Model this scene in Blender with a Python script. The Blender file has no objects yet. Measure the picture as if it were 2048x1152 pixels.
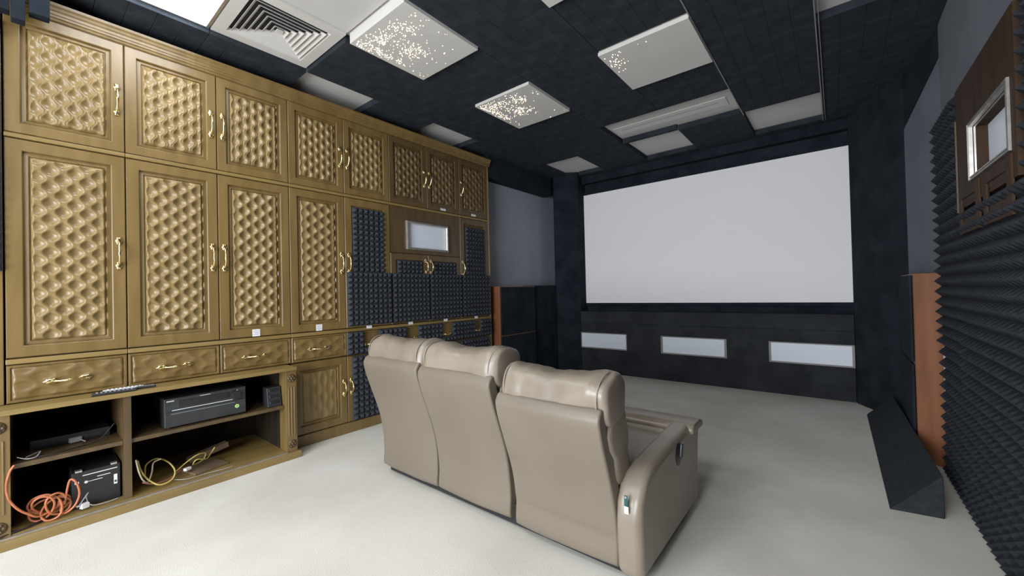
import bpy, bmesh, math, random
from mathutils import Vector, Matrix, noise
random.seed(7)
U = 1.154            # metres per layout unit (the ceiling grid module comes out at 0.6 m)
C = bpy.context.scene.collection
PI = math.pi

# ------------------------------------------------------------------ materials
def new_mat(name):
    m = bpy.data.materials.new(name); m.use_nodes = True
    return m, m.node_tree, m.node_tree.nodes['Principled BSDF']
def simple(name, col, rough=.6, metal=0., spec=.5, emit=None, es=0.):
    m, nt, b = new_mat(name)
    b.inputs['Base Color'].default_value = (*col, 1); b.inputs['Roughness'].default_value = rough
    b.inputs['Metallic'].default_value = metal; b.inputs['Specular IOR Level'].default_value = spec
    if emit: b.inputs['Emission Color'].default_value = (*emit, 1); b.inputs['Emission Strength'].default_value = es
    return m
def noisy(name, c1, c2, scale=8., stretch=(1,1,1), rough=.6, spec=.5, bump=0., bscale=60., detail=4., lo=.35, hi=.65, bstretch=None, bdist=.01):
    m, nt, b = new_mat(name); N = nt.nodes; L = nt.links
    tc = N.new('ShaderNodeTexCoord'); mp = N.new('ShaderNodeMapping'); mp.inputs['Scale'].default_value = stretch
    L.new(tc.outputs['Object'], mp.inputs['Vector'])
    n = N.new('ShaderNodeTexNoise'); n.inputs['Scale'].default_value = scale; n.inputs['Detail'].default_value = detail
    L.new(mp.outputs['Vector'], n.inputs['Vector'])
    r = N.new('ShaderNodeValToRGB'); r.color_ramp.elements[0].position = lo; r.color_ramp.elements[1].position = hi
    r.color_ramp.elements[0].color = (*c1, 1); r.color_ramp.elements[1].color = (*c2, 1)
    L.new(n.outputs['Fac'], r.inputs['Fac']); L.new(r.outputs['Color'], b.inputs['Base Color'])
    b.inputs['Roughness'].default_value = rough; b.inputs['Specular IOR Level'].default_value = spec
    if bump:
        n2 = N.new('ShaderNodeTexNoise'); n2.inputs['Scale'].default_value = bscale; n2.inputs['Detail'].default_value = 3
        if bstretch:
            mp2 = N.new('ShaderNodeMapping'); mp2.inputs['Scale'].default_value = bstretch
            L.new(tc.outputs['Object'], mp2.inputs['Vector']); L.new(mp2.outputs['Vector'], n2.inputs['Vector'])
        else: L.new(tc.outputs['Object'], n2.inputs['Vector'])
        bp = N.new('ShaderNodeBump'); bp.inputs['Strength'].default_value = bump; bp.inputs['Distance'].default_value = bdist
        L.new(n2.outputs['Fac'], bp.inputs['Height']); L.new(bp.outputs['Normal'], b.inputs['Normal'])
    return m
WOOD   = noisy('golden_brown_wood', (.135,.083,.024), (.180,.114,.037), 3.0, (6,6,.8), rough=.36, spec=.5, bump=.05, bscale=40, bstretch=(8,8,1))
WOODH  = noisy('golden_brown_wood_rail', (.175,.115,.034), (.235,.157,.050), 3.0, (6,.8,6), rough=.38, bump=.04, bscale=40, bstretch=(8,1,8))
WOODD  = noisy('dark_brown_wood', (.060,.037,.014), (.095,.058,.023), 3.0, (6,6,.8), rough=.4, bump=.05, bscale=40, bstretch=(8,8,1))
WOODI  = noisy('shadowed_inside_wood', (.012,.009,.006), (.022,.016,.009), 3.0, (6,6,.8), rough=.95, spec=.1)  # shade inside the shelf unit put into the wood colour
WOODP  = noisy('carved_golden_wood', (.190,.125,.045), (.240,.162,.062), 3.0, (6,6,.8), rough=.33, spec=.5, bump=.03, bscale=40, bstretch=(8,8,1))
WOODPSH = noisy('carved_shaded_wood', (.100,.063,.024), (.132,.085,.034), 3.0, (6,6,.8), rough=.36, spec=.5)  # carved wood darkened to carry the shade on the far cupboards
WOODSH  = noisy('medium_brown_wood', (.080,.048,.017), (.108,.067,.025), 3.0, (6,6,.8), rough=.38, spec=.5, bump=.05, bscale=40, bstretch=(8,8,1))  # cupboard wood darkened: shade at the far end is in the colour
RUST   = noisy('rust_brown_wood', (.145,.052,.020), (.20,.072,.030), 3.0, (6,6,.7), rough=.42, bump=.04, bscale=40, bstretch=(8,8,1))
BRASS  = noisy('polished_brass', (.80,.60,.27), (.88,.70,.36), 30., rough=.24); BRASS.node_tree.nodes['Principled BSDF'].inputs['Metallic'].default_value = 1.
FOAM   = noisy('charcoal_acoustic_foam', (.024,.027,.034), (.036,.040,.050), 60., rough=.95, spec=.15, bump=.4, bscale=260, bdist=.003)
FOAMC  = noisy('black_ceiling_foam', (.015,.019,.025), (.025,.030,.038), 9., rough=.95, spec=.12, bump=.5, bscale=220, bdist=.004)
FELT   = noisy('black_felt', (.008,.011,.016), (.015,.020,.027), 5., rough=.97, spec=.1, bump=.3, bscale=200, bdist=.003)
FELT2  = noisy('dark_grey_felt', (.018,.020,.024), (.028,.031,.036), 5., rough=.97, spec=.1, bump=.3, bscale=200, bdist=.003)
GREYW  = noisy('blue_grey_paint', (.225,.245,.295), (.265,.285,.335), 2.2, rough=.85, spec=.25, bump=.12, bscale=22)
GREYSH  = noisy('shaded_blue_grey_paint', (.115,.127,.152), (.145,.158,.185), 2.2, rough=.9, spec=.1, bump=.12, bscale=22)  # wall paint darkened: shade on the right side is in the colour
FLOORM = noisy('off_white_carpet', (.57,.55,.485), (.665,.645,.59), 1.6, rough=.92, spec=.12, detail=8., bump=.35, bscale=190, lo=.38, hi=.62, bdist=.004)
CEILW  = noisy('white_ceiling_tile', (.54,.53,.51), (.58,.57,.55), 4., rough=.7, spec=.2)
WHITE  = noisy('white_panel', (.60,.585,.555), (.63,.615,.585), 4., rough=.55, spec=.3)
SCREEN = noisy('matt_white_screen', (.90,.89,.92), (.91,.90,.93), 1., rough=.9, spec=.1)
PANE   = simple('white_acrylic', (.74,.80,.90), .4, 0, .4)
SILVER = noisy('brushed_silver', (.52,.50,.46), (.66,.64,.60), 20., rough=.32); SILVER.node_tree.nodes['Principled BSDF'].inputs['Metallic'].default_value = .85
GREYFR = simple('grey_frame_plastic', (.20,.19,.19), .5)
LEATH  = noisy('taupe_leather', (.178,.146,.110), (.235,.196,.150), 2.5, rough=.31, spec=.5, bump=.22, bscale=420, bdist=.0015)
LEATHB = noisy('taupe_back_vinyl', (.142,.117,.087), (.166,.137,.103), 2., rough=.43, spec=.45, bump=.18, bscale=420, bdist=.0015)
DARKC  = simple('black_underside_cloth', (.01,.01,.012), .9)
BLACKP = noisy('black_plastic', (.008,.008,.009), (.012,.012,.014), 12., rough=.42)
BLACKG = noisy('dark_grey_metal', (.017,.019,.022), (.022,.025,.028), 20., rough=.38)
LINEW  = simple('pale_printed_marks', (.75,.76,.76), .5)
LINEG  = simple('grey_printed_marks', (.28,.29,.30), .5)
GREEN  = simple('green_sticker', (.45,.75,.25), .5)
TEAL   = simple('dark_teal_card', (.006,.065,.060), .3)
PAPER  = simple('white_paper', (.80,.80,.80), .6)
BLUEI  = simple('blue_pen_marks', (.22,.28,.50), .6)
ORANGE = noisy('orange_cord', (.42,.115,.045), (.52,.16,.065), 20., rough=.45)
YELLOW = noisy('yellow_cord', (.42,.32,.07), (.52,.41,.11), 20., rough=.45)
CREAM  = simple('cream_cord', (.60,.50,.34), .5)
REDC   = simple('dull_red_cord', (.30,.09,.06), .5)
GREYC  = simple('grey_cord', (.30,.30,.29), .5)
DKC    = simple('black_cord', (.012,.012,.013), .5)
CARD   = noisy('worn_brown_board', (.10,.065,.035), (.15,.10,.055), 6., rough=.7)
LIGHTM = simple('lit_diffuser', (.9,.9,.9), .5, emit=(.93,.97,1.0), es=13)
LAMPB  = simple('lit_diffuser_rear', (.9,.9,.9), .5, emit=(.97,.98,1.0), es=20)
SPARK  = simple('glowing_fibre_ends', (1,.8,.5), .3, emit=(1.0,.72,.42), es=7)
SPARK2 = simple('bright_fibre_ends', (1,.9,.8), .3, emit=(1.0,.86,.78), es=10.)

# ------------------------------------------------------------------ building helpers
ORG = {}
def W(p): return Vector((p[0]*U, p[1]*U, (p[2]+1)*U))
def props(o, label=None, cat=None, group=None, kind=None):
    if label: o['label'] = label
    if cat: o['category'] = cat
    if group: o['group'] = group
    if kind: o['kind'] = kind
    return o
def thing(name, label, cat, org, group=None):
    o = bpy.data.objects.new(name, None); C.objects.link(o); o.empty_display_size = .05
    o.location = W(org); ORG[o.name] = Vector(org)
    return props(o, label, cat, group)
class MB:
    def __init__(s): s.v = []; s.f = []; s.mi = []
    def add(s, vs, fs, mi=0):
        k = len(s.v); s.v += [tuple(p) for p in vs]; s.f += [tuple(i+k for i in f) for f in fs]; s.mi += [mi]*len(fs)
        return s
    def box(s, x0, x1, y0, y1, z0, z1, mi=0):
        if x0 > x1: x0, x1 = x1, x0
        if y0 > y1: y0, y1 = y1, y0
        if z0 > z1: z0, z1 = z1, z0
        return s.add([(x0,y0,z0),(x1,y0,z0),(x1,y1,z0),(x0,y1,z0),(x0,y0,z1),(x1,y0,z1),(x1,y1,z1),(x0,y1,z1)],
              [(3,2,1,0),(4,5,6,7),(0,1,5,4),(1,2,6,5),(2,3,7,6),(3,0,4,7)], mi)
    def obox(s, c, sx, sy, sz, rz=0, rx=0, ry=0, mi=0):
        R = Matrix.Rotation(rz,3,'Z') @ Matrix.Rotation(ry,3,'Y') @ Matrix.Rotation(rx,3,'X')
        vs = [Vector(c) + R @ Vector((a*sx/2, b*sy/2, d*sz/2)) for d in (-1,1) for a,b in ((-1,-1),(1,-1),(1,1),(-1,1))]
        return s.add(vs, [(3,2,1,0),(4,5,6,7),(0,1,5,4),(1,2,6,5),(2,3,7,6),(3,0,4,7)], mi)
    def prism_x(s, prof, x0, x1, mi=0):      # profile in (y,z)
        n = len(prof)
        vs = [(x0,y,z) for y,z in prof] + [(x1,y,z) for y,z in prof]
        fs = [(i,(i+1)%n,(i+1)%n+n,i+n) for i in range(n)] + [tuple(range(n-1,-1,-1)), tuple(range(n,2*n))]
        return s.add(vs, fs, mi)
    def prism_y(s, prof, y0, y1, mi=0):      # profile in (x,z)
        n = len(prof)
        vs = [(x,y0,z) for x,z in prof] + [(x,y1,z) for x,z in prof]
        fs = [(i,(i+1)%n,(i+1)%n+n,i+n) for i in range(n)] + [tuple(range(n-1,-1,-1)), tuple(range(n,2*n))]
        return s.add(vs, fs, mi)
    def prism_z(s, prof, z0, z1, mi=0):      # profile in (x,y)
        n = len(prof)
        vs = [(x,y,z0) for x,y in prof] + [(x,y,z1) for x,y in prof]
        fs = [(i,(i+1)%n,(i+1)%n+n,i+n) for i in range(n)] + [tuple(range(n-1,-1,-1)), tuple(range(n,2*n))]
        return s.add(vs, fs, mi)
    def tube(s, pts, r, n=8, mi=0, cap=True, flat=None):
        pts = [Vector(p) for p in pts]; N = len(pts)
        rr = r if isinstance(r, (list,tuple)) else [r]*N
        t = (pts[1]-pts[0]).normalized(); ref = Vector((0,0,1)) if abs(t.z) < .9 else Vector((0,1,0))
        a = t.cross(ref).normalized(); vs = []; fs = []
        for i in range(N):
            t = ((pts[min(i+1,N-1)]-pts[max(i-1,0)])).normalized()
            a = (a - t*a.dot(t)); a = a.normalized() if a.length > 1e-6 else t.orthogonal().normalized()
            b = t.cross(a)
            for k in range(n):
                th = 2*PI*k/n; fa = flat if flat else 1
                vs.append(pts[i] + a*math.cos(th)*rr[i] + b*math.sin(th)*rr[i]*fa)
        for i in range(N-1):
            for k in range(n):
                fs.append((i*n+k, i*n+(k+1)%n, (i+1)*n+(k+1)%n, (i+1)*n+k))
        if cap: fs += [tuple(range(n-1,-1,-1)), tuple((N-1)*n+k for k in range(n))]
        return s.add(vs, fs, mi)
    def ellipsoid(s, c, rx, ry, rz, nu=12, nv=8, mi=0, fn=None):
        vs = []; fs = []
        for j in range(nv+1):
            ph = PI*j/nv
            for i in range(nu):
                th = 2*PI*i/nu
                k = fn(th) if fn else 1
                vs.append((c[0]+rx*math.cos(ph), c[1]+ry*k*math.sin(ph)*math.cos(th), c[2]+rz*k*math.sin(ph)*math.sin(th)))
        for j in range(nv):
            for i in range(nu): fs.append((j*nu+i, j*nu+(i+1)%nu, (j+1)*nu+(i+1)%nu, (j+1)*nu+i))
        return s.add(vs, fs, mi)
    def grid(s, fn, nu, nv, mi=0):           # fn(u,v) -> point, u,v in 0..1
        vs = [fn(i/nu, j/nv) for j in range(nv+1) for i in range(nu+1)]
        fs = [(j*(nu+1)+i, j*(nu+1)+i+1, (j+1)*(nu+1)+i+1, (j+1)*(nu+1)+i) for j in range(nv) for i in range(nu)]
        return s.add(vs, fs, mi)
    def build(s, name, mat, parent=None, org=None, bevel=0, seg=2, smooth=False, ang=35, sub=0):
        if parent is not None:
            root = parent
            while root.parent: root = root.parent
            o0 = ORG[root.name]
        else: o0 = Vector(org if org is not None else (0,0,-1))
        me = bpy.data.meshes.new(name)
        me.from_pydata([tuple((Vector(p)-o0)*U) for p in s.v], [], s.f)
        mats = mat if isinstance(mat, (list,tuple)) else [mat]
        for m in mats: me.materials.append(m)
        if len(mats) > 1: me.polygons.foreach_set('material_index', s.mi)
        bm = bmesh.new(); bm.from_mesh(me); bmesh.ops.recalc_face_normals(bm, faces=bm.faces); bm.to_mesh(me); bm.free()
        if smooth or bevel: me.polygons.foreach_set('use_smooth', [True]*len(me.polygons))
        o = bpy.data.objects.new(name, me); C.objects.link(o)
        if parent is not None: o.parent = parent
        else: o.location = W(o0); ORG[o.name] = o0
        if bevel:
            b = o.modifiers.new('bevel','BEVEL'); b.width = bevel*U; b.segments = seg; b.limit_method = 'ANGLE'; b.angle_limit = math.radians(ang)
            b.harden_normals = True
        if sub:
            d = o.modifiers.new('subdivision','SUBSURF'); d.levels = sub; d.render_levels = sub
        return o
def bezier_path(pts, n=10):
    P = [Vector(p) for p in pts]; out = []
    for i in range(len(P)-1):
        p0 = P[max(i-1,0)]; p1 = P[i]; p2 = P[i+1]; p3 = P[min(i+2,len(P)-1)]
        for k in range(n):
            t = k/n
            out.append(.5*((2*p1)+(-p0+p2)*t+(2*p0-5*p1+4*p2-p3)*t*t+(-p0+3*p1-3*p2+p3)*t**3))
    out.append(P[-1]); return out
def struct(name, mb, mat, **k):
    return props(mb.build(name, mat, **k), kind='structure')

# ------------------------------------------------------------------ room shell
X0, X1, YB, YF, ZC = -3.40, .56, -2.2, 4.64, 1.497
struct('floor', MB().box(X0,X1,YB,YF,-1.05,-1.0), FLOORM)
struct('ceiling', MB().box(X0,X1,YB,YF,ZC,ZC+.05), CEILW)
wl = MB().box(X0-.05,X0,YB,YF,-1,ZC).box(X0,-2.92,3.125,YF,-1,ZC)
struct('wall_left', wl, GREYW)
struct('wall_right', MB().box(X1,X1+.05,YB,YF,-1,ZC), GREYW)
struct('wall_front', MB().box(-2.92,X1,YF,YF+.05,-1,ZC), FELT)
struct('wall_back', MB().box(X0,X1,YB-.05,YB,-1,ZC), GREYW)
struct('trim_10', MB().box(-3.36,-2.80,3.106,3.124,1.30,ZC), FELT)
# black corner walls either side of the screen
cl = [(-2.50,4.455),(-2.75,4.285),(-2.79,4.33),(-2.9195,4.55),(-2.9195,4.64),(-2.50,4.64)]
struct('trim_1', MB().prism_z(cl,-1,ZC), FELT)
cr = [(.112,4.43),(.395,3.935),(.56,3.952),(.56,4.64),(.112,4.64)]
struct('trim_2', MB().prism_z(cr,-1,ZC), FELT)
fp_ = [(.397,3.934),(.482,3.287),(.5595,3.287),(.5595,3.950),(.41,3.950)]; ht = [1.08,1.267,1.267,1.08,1.08]
def slant(za, zb):
    m = MB(); n = 5
    m.add([(x,y,z) for (x,y),z in zip(fp_,za)]+[(x,y,z) for (x,y),z in zip(fp_,zb)],
          [(i,(i+1)%n,(i+1)%n+n,i+n) for i in range(n)]+[(4,3,2,1,0),(5,6,7),(5,7,8),(5,8,9)]); return m
struct('trim_12', slant([-1]*5, ht), GREYSH)                                   # grey angled wall right of the screen
struct('trim_13', slant([h+.001 for h in ht], [ZC-.001]*5), FELT)
struct('trim_3', MB().box(-2.92,-2.80,3.125,4.30,1.215,ZC), FELT)           # black band over the left grey wall
struct('trim_4', MB().box(-2.50,.112,4.56,4.64,1.36,ZC), FELT)              # valance over the screen
struct('trim_5', MB().box(-2.92,-2.745,3.80,4.285,-1,.075), FELT)           # black block beside the left speaker
struct('trim_11', MB().box(.482,X1,YB,3.285,.8285,ZC), GREYSH)                  # grey bulkhead over the right cupboards
struct('trim_6', MB().box(-.056,-.050,.7,4.45,1.437,1.452).box(-.040,-.036,.7,4.45,1.437,1.452), GREYFR)
struct('trim_7', MB().box(-.573,-.567,.7,3.86,1.443,1.452), GREYFR)

# ------------------------------------------------------------------ ceiling foam tiles
XL = [-3.10,-2.618,-2.135,-1.61,-1.09,-.57,-.05,.47,.56]
YL = [-2.2,-1.46,-.92,-.39,.14,.67,1.185,1.71,2.23,2.775,3.285,3.815,4.45,4.64]
EMPTY = {(0,6),(0,8),(1,11),(3,10),(4,10),(3,11),(5,11),(6,8)}
PANEL = {(2,6),(2,8),(4,8),(4,6)}
LIGHT = {(1,4)}; VENT = {(1,5)}; PLAIN = {(2,5),(2,4)}
REAR  = {(3,2),(5,2),(5,3),(3,0),(5,0),(1,1)}
def foam_tile(x0,x1,y0,y1):
    m = MB(); g = .0015
    zt, zg, zb = ZC-.0005, 1.4518, 1.450
    nx = max(1, round((x1-x0)/.104)); ny = max(1, round((y1-y0)/.104))
    m.box(x0+g,x1-g,y0+g,y1-g,zg,zt)
    dx = (x1-x0)/nx; dy = (y1-y0)/ny; e = .002; t = .0015
    for i in range(nx):
        for j in range(ny):
            a0 = x0+i*dx; b0 = y0+j*dy
            m.add([(a0+e/2,b0+e/2,zg),(a0+dx-e/2,b0+e/2,zg),(a0+dx-e/2,b0+dy-e/2,zg),(a0+e/2,b0+dy-e/2,zg),
                   (a0+e/2+t,b0+e/2+t,zb),(a0+dx-e/2-t,b0+e/2+t,zb),(a0+dx-e/2-t,b0+dy-e/2-t,zb),(a0+e/2+t,b0+dy-e/2-t,zb)],
                  [(4,5,6,7),(0,1,5,4),(1,2,6,5),(2,3,7,6),(3,0,4,7)])
    o = m.build('acoustic_foam_tile', FOAMC, org=((x0+x1)/2,(y0+y1)/2,1.45))
    return props(o, 'black grooved acoustic foam tile fixed flat to the ceiling', 'ceiling tile', 'black foam tiles covering the ceiling')
for i in range(8):
    for j in range(13):
        if (i,j) in EMPTY|PANEL|LIGHT|VENT|PLAIN|REAR: continue
        x0,x1,y0,y1 = XL[i],XL[i+1],YL[j],YL[j+1]
        if i == 0 and y1 > 3.3: x0 = -2.795
        elif i == 0 and y0 < 3.1 and y1 > 3.1: y1 = 3.10
        if (i,j) == (3,12): pass
        if y1 > 4.5 and x0 > -2.6 and x1 < .12: y1 = 4.555
        if y0 >= 4.45: continue
        if i == 7: continue
        if i == 6 and y0 > 3.2 and y1 < 4: x1 = .481
        if i == 6 and y1 < 3.4: x1 = .481
        if x0 >= .112-.1 and y1 > 3.93 and x1 > .2: y1 = min(y1, 3.93)
        if y1-y0 < .03: continue
        foam_tile(x0,x1,y0,y1)
foam_tile(-1.61,-1.09,3.785,3.822)
foam_tile(-2.795,-2.619,3.101,3.284)
# last strip in front of the screen
for x0,x1 in ((-2.48,-2.13),(-2.13,-1.61),(-1.61,-1.09),(-1.09,-.57),(-.57,-.05),(-.05,.11)):
    foam_tile(x0,x1,4.45,4.555)

# star panels: white boards with glowing fibre ends
def star_panel(x0,x1,y0,y1,label,seed,dens,region):
    t = thing('star_ceiling_panel', label, 'ceiling panel', ((x0+x1)/2,(y0+y1)/2,1.43), None)
    MB().box(x0,x1,y0,y1,1.430,1.4965).build('board', WHITE, t, bevel=.002)
    rnd = random.Random(seed); m = MB()
    n = 0; tries = 0
    while n < dens and tries < 9000:
        tries += 1
        u = rnd.random(); v = rnd.random()
        p = region(u,v)
        if rnd.random() > p: continue
        r = rnd.uniform(.0009,.0025)
        x = x0+.015+u*(x1-x0-.03); y = y0+.015+v*(y1-y0-.03)
        m.ellipsoid((x,y,1.4295), r*rnd.uniform(.7,1.2), r*rnd.uniform(.7,1.3), r*.7, 6, 4, 1 if rnd.random()<.3 else 0); n += 1
    if n:
        o = m.build('glowing_star_points', [SPARK,SPARK2], t); o['kind'] = 'stuff'
    return t
def reg1(u,v):
    A = math.exp(-((v-.12-.13*u)/.11)**2)*(1 if u < .8 else .25)*(.5+.5*math.sin(9*u+2)**2)
    B = math.exp(-((u-.42-.25*(v-.5))/.17)**2-((v-.52)/.13)**2)
    Cc = math.exp(-((u-.08)/.06)**2)*(1 if v < .62 else .12)
    return min(1, .85*A+.75*B+.9*Cc+.012)
def reg2(u,v): return math.exp(-((u-.09)/.07)**2-((v-.22)/.16)**2)+.10*math.exp(-((u-.3)/.2)**2-((v-.08)/.06)**2)
def reg3(u,v): return .02+.3*math.exp(-((u-.1)/.15)**2)
star_panel(-2.106,-1.602,1.195,1.715,'white star panel with glowing dots, largest and nearest the ceiling vent',3,420,reg1)
star_panel(-2.122,-1.612,2.225,2.775,'smaller glowing star panel in the middle of the ceiling, dots bunched on its left corner',5,380,reg1)
star_panel(-1.098,-.572,2.245,2.785,'white star panel right of ceiling centre with dots only at its left corner',9,46,reg2)
star_panel(-1.090,-.575,1.195,1.700,'white star panel cut off by the top edge of the photo',12,24,reg3)

# lit troffer and vent
def ceiling_light(x0,x1,y0,y1,label,mat):
    t = thing('ceiling_light', label, 'ceiling light', ((x0+x1)/2,(y0+y1)/2,1.45), None)
    f = MB(); z0,z1 = 1.474,1.4965; w = .014
    for a in ((x0,x1,y0,y0+w),(x0,x1,y1-w,y1),(x0,x0+w,y0+w,y1-w),(x1-w,x1,y0+w,y1-w)): f.box(*a,z0,z1)
    f.build('frame', SILVER, t)
    MB().box(x0+w,x1-w,y0+w,y1-w,1.478,1.490).build('diffuser', mat, t)
    return t
ceiling_light(-2.620,-2.112,.145,.665,'bright square ceiling light panel above the left cupboards',LIGHTM)
ceiling_light(-1.605,-1.095,-.915,-.395,'square ceiling light panel behind the viewer, left',LAMPB)
ceiling_light(-.565,-.055,-.915,-.395,'square ceiling light panel behind the viewer, right',LAMPB)
ceiling_light(-2.655,-2.135,-1.455,-.925,'square ceiling light panel at the rear beside the cupboards',LAMPB)
for (i,j) in REAR:                 # plain tiles among the rear lamps
    pass
def vent(x0,x1,y0,y1):
    t = thing('ceiling_vent','square white louvred air vent in the ceiling beside the light panel','air vent',((x0+x1)/2,(y0+y1)/2,1.45))
    cx,cy = (x0+x1)/2,(y0+y1)/2; h = (x1-x0)/2
    f = MB()
    def ring(a,b,za,zb,m):
        # sloping square ring between half size a (height za) and b (height zb)
        vs = []
        for hh,zz in ((a,za),(b,zb)):
            vs += [(cx-hh,cy-hh,zz),(cx+hh,cy-hh,zz),(cx+hh,cy+hh,zz),(cx-hh,cy+hh,zz)]
        k = .0035
        vs += [(x,y,z+k) for x,y,z in vs]
        fs = []
        for i in range(4):
            j = (i+1)%4
            fs += [(i,j,4+j,4+i),(8+i,8+j,12+j,12+i),(i,j,8+j,8+i),(4+i,4+j,12+j,12+i)]
        m.add(vs,fs)
    ring(h,h-.002,1.492,1.474,f); ring(h-.002,.195,1.474,1.474,f); ring(.195,.188,1.474,1.488,f)
    f.build('frame', WHITE, t)
    bk = MB().box(cx-.19,cx+.19,cy-.19,cy+.19,1.493,1.496); bk.build('dark_backing', DARKC, t)
    for k in range(6):
        a = .178-.028*k
        m = MB(); ring(a,a-.016,1.472,1.488,m); m.build('louvre', WHITE, t)
    MB().box(cx-.016,cx+.016,cy-.016,cy+.016,1.474,1.482).build('centre_plate', WHITE, t)
vent(-2.620,-2.112,.670,1.180)
for lab,(x0,x1,y0,y1) in (('plain white ceiling tile between the vent and the star panel',(-2.105,-1.612,.672,1.180)),
                          ('plain white ceiling tile beside the light panel',(-2.105,-1.612,.145,.665))):
    o = MB().box(x0,x1,y0,y1,1.482,1.4965).build('white_tile', CEILW, org=((x0+x1)/2,(y0+y1)/2,1.48), bevel=.003)
    props(o, lab, 'ceiling tile')
# long slot diffuser inside the wide bare patch
t = thing('slot_diffuser','long narrow white slot air diffuser in the wide bare patch of ceiling','air vent',(-1.11,3.56,1.49))
MB().box(-1.58,-.64,3.50,3.66,1.488,1.4965).build('plate', WHITE, t, bevel=.002)
MB().box(-1.52,-.70,3.560,3.566,1.4865,1.4885).build('slot', GREYFR, t)

# ------------------------------------------------------------------ screen and baffle
t = thing('projection_screen','large blank white projection screen on the black end wall','projection screen',(-1.19,4.6,-.158))
MB().box(-2.50,.122,4.600,4.612,-.158,1.220).build('screen_surface', SCREEN, t)
f = MB(); 
for a in ((-2.53,.152,1.222,1.252),(-2.53,.152,-.190,-.160),(-2.53,-2.502,-.160,1.222),(.124,.150,-.160,1.222)): f.box(a[0],a[1],4.604,4.638,a[2],a[3])
f.build('border', FELT, t, bevel=.003)
t = thing('low_black_baffle','low black padded cabinet running under the projection screen','baffle',(-1.19,4.5,-1))
m = MB().box(-2.498,.110,4.445,4.638,-1,-.258)
m.build('cabinet_body', FELT2, t, bevel=.006)
for k,(a,b,w) in enumerate(((-2.50+.004,-1.90,.010),(-1.512,-.862,.022),(-.508,.108,.018))):
    z0,z1 = -.708,-.515
    fr = MB()
    for q in ((a,b,z1-.010,z1),(a,b,z0,z0+.014),(a,a+w,z0+.014,z1-.010),(b-w,b,z0+.014,z1-.010)): fr.box(q[0],q[1],4.432,4.447,q[2],q[3])
    fo = fr.build('slot_frame', GREYFR, t, bevel=.002)
    MB().box(a+w,b-w,4.437,4.446,z0+.014,z1-.010).build('white_slot_panel', PANE, fo)
mm = MB()
for z in (-.40,): mm.box(-2.496,.108,4.440,4.446,z-.002,z+.002)
mm.build('seam', FELT, t)

# ------------------------------------------------------------------ speakers in the side walls
t = thing('tower_speaker','tall rust-brown sided speaker cabinet with black front, left wall by the cupboards','speaker',(-2.82,3.48,-1))
MB().box(-2.918,-2.732,3.165,3.795,-1,.066).build('cabinet_body', RUST, t, bevel=.003)
for z0,z1 in ((-.985,-.462),(-.450,.058)):
    MB().box(-2.733,-2.722,3.180,3.785,z0,z1).build('grille', FELT, t, bevel=.004)
t = thing('tower_speaker','tall rust-brown sided speaker cabinet with black front beside the right foam wall','speaker',(.40,3.46,-1))
q = [(.335,3.185),(.445,3.125),(.445,3.26),(.405,3.80),(.345,3.80)]
MB().prism_z(q,-1,.052).build('cabinet_body', RUST, t, bevel=.003)
for z0,z1 in ((-.985,-.462),(-.450,.044)):
    MB().prism_z([(.333,3.200),(.343,3.79),(.330,3.79),(.320,3.200)],z0,z1).build('grille', FELT, t, bevel=.004)

# foam wedge on the floor
m = MB().add([(.157,2.425,-1),(.331,2.452,-1),(.331,2.458,-.822),(.154,4.09,-1),(.300,4.015,-1),(.300,4.012,-.822)],
             [(0,1,2),(5,4,3),(0,3,4,1),(1,4,5,2),(2,5,3,0)])
WEDGE = noisy('dark_wedge_foam', (.016,.019,.022), (.023,.027,.031), 30., rough=.95, spec=.1, bump=.4, bscale=260, bdist=.003)
props(m.build('foam_floor_wedge', WEDGE, org=(.25,3.2,-1), bevel=.004), 'long dark triangular foam wedge lying on the floor by the right wall', 'foam wedge')

# ------------------------------------------------------------------ carved doors
XF = -2.80
def carved(m, y0,y1,z0,z1, xb, cw, P, amp, relief, RB=.13, GR=.25, NK=.15):
    W_, H = y1-y0, z1-z0
    nc = max(2, round(W_/cw)); cw = W_/nc
    nu = nc*14; nv = max(10, int(H/P*16)); 
    def h(u,v):
        y = u*W_; z = v*H; s = math.sin(2*PI*z/P)
        ribs = [i*cw + (amp*cw*(-1)**i*s) for i in range(-1,nc+2)]
        for k in range(len(ribs)-1):
            if ribs[k] <= y <= ribs[k+1]:
                w = (ribs[k+1]-ribs[k]); tt = (y-ribs[k])/w; w /= cw
                rw = RB/w; t2 = (tt-rw)/(1-2*rw)
                if t2 <= 0 or t2 >= 1:
                    e = min(tt,1-tt)*w
                    return 1 - (GR*(1-e/.045) if e < .045 else 0)
                d = max(NK,min(1,(w-.5)/.9))
                hh = 1 - d*(1-abs(2*t2-1)**2.2)
                return hh
        return .5
    def fn(u,v):
        hh = h(u,v)*relief
        e = min(u*W_,(1-u)*W_,v*H,(1-v)*H)
        k = min(1, e/.006)
        return (xb + (hh+.003)*k, y0+u*W_, z0+v*H)
    m.grid(fn, nu, nv)
def rings(m, y0,y1,z0,z1, prof):
    # prof: (inset, x) loops forming a moulded rectangular frame
    vs = []
    for d,x in prof: vs += [(x,y0+d,z0+d),(x,y1-d,z0+d),(x,y1-d,z1-d),(x,y0+d,z1-d)]
    fs = []
    for k in range(len(prof)-1):
        for i in range(4):
            j = (i+1)%4; fs.append((k*4+i,k*4+j,(k+1)*4+j,(k+1)*4+i))
    m.add(vs, fs)
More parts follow.
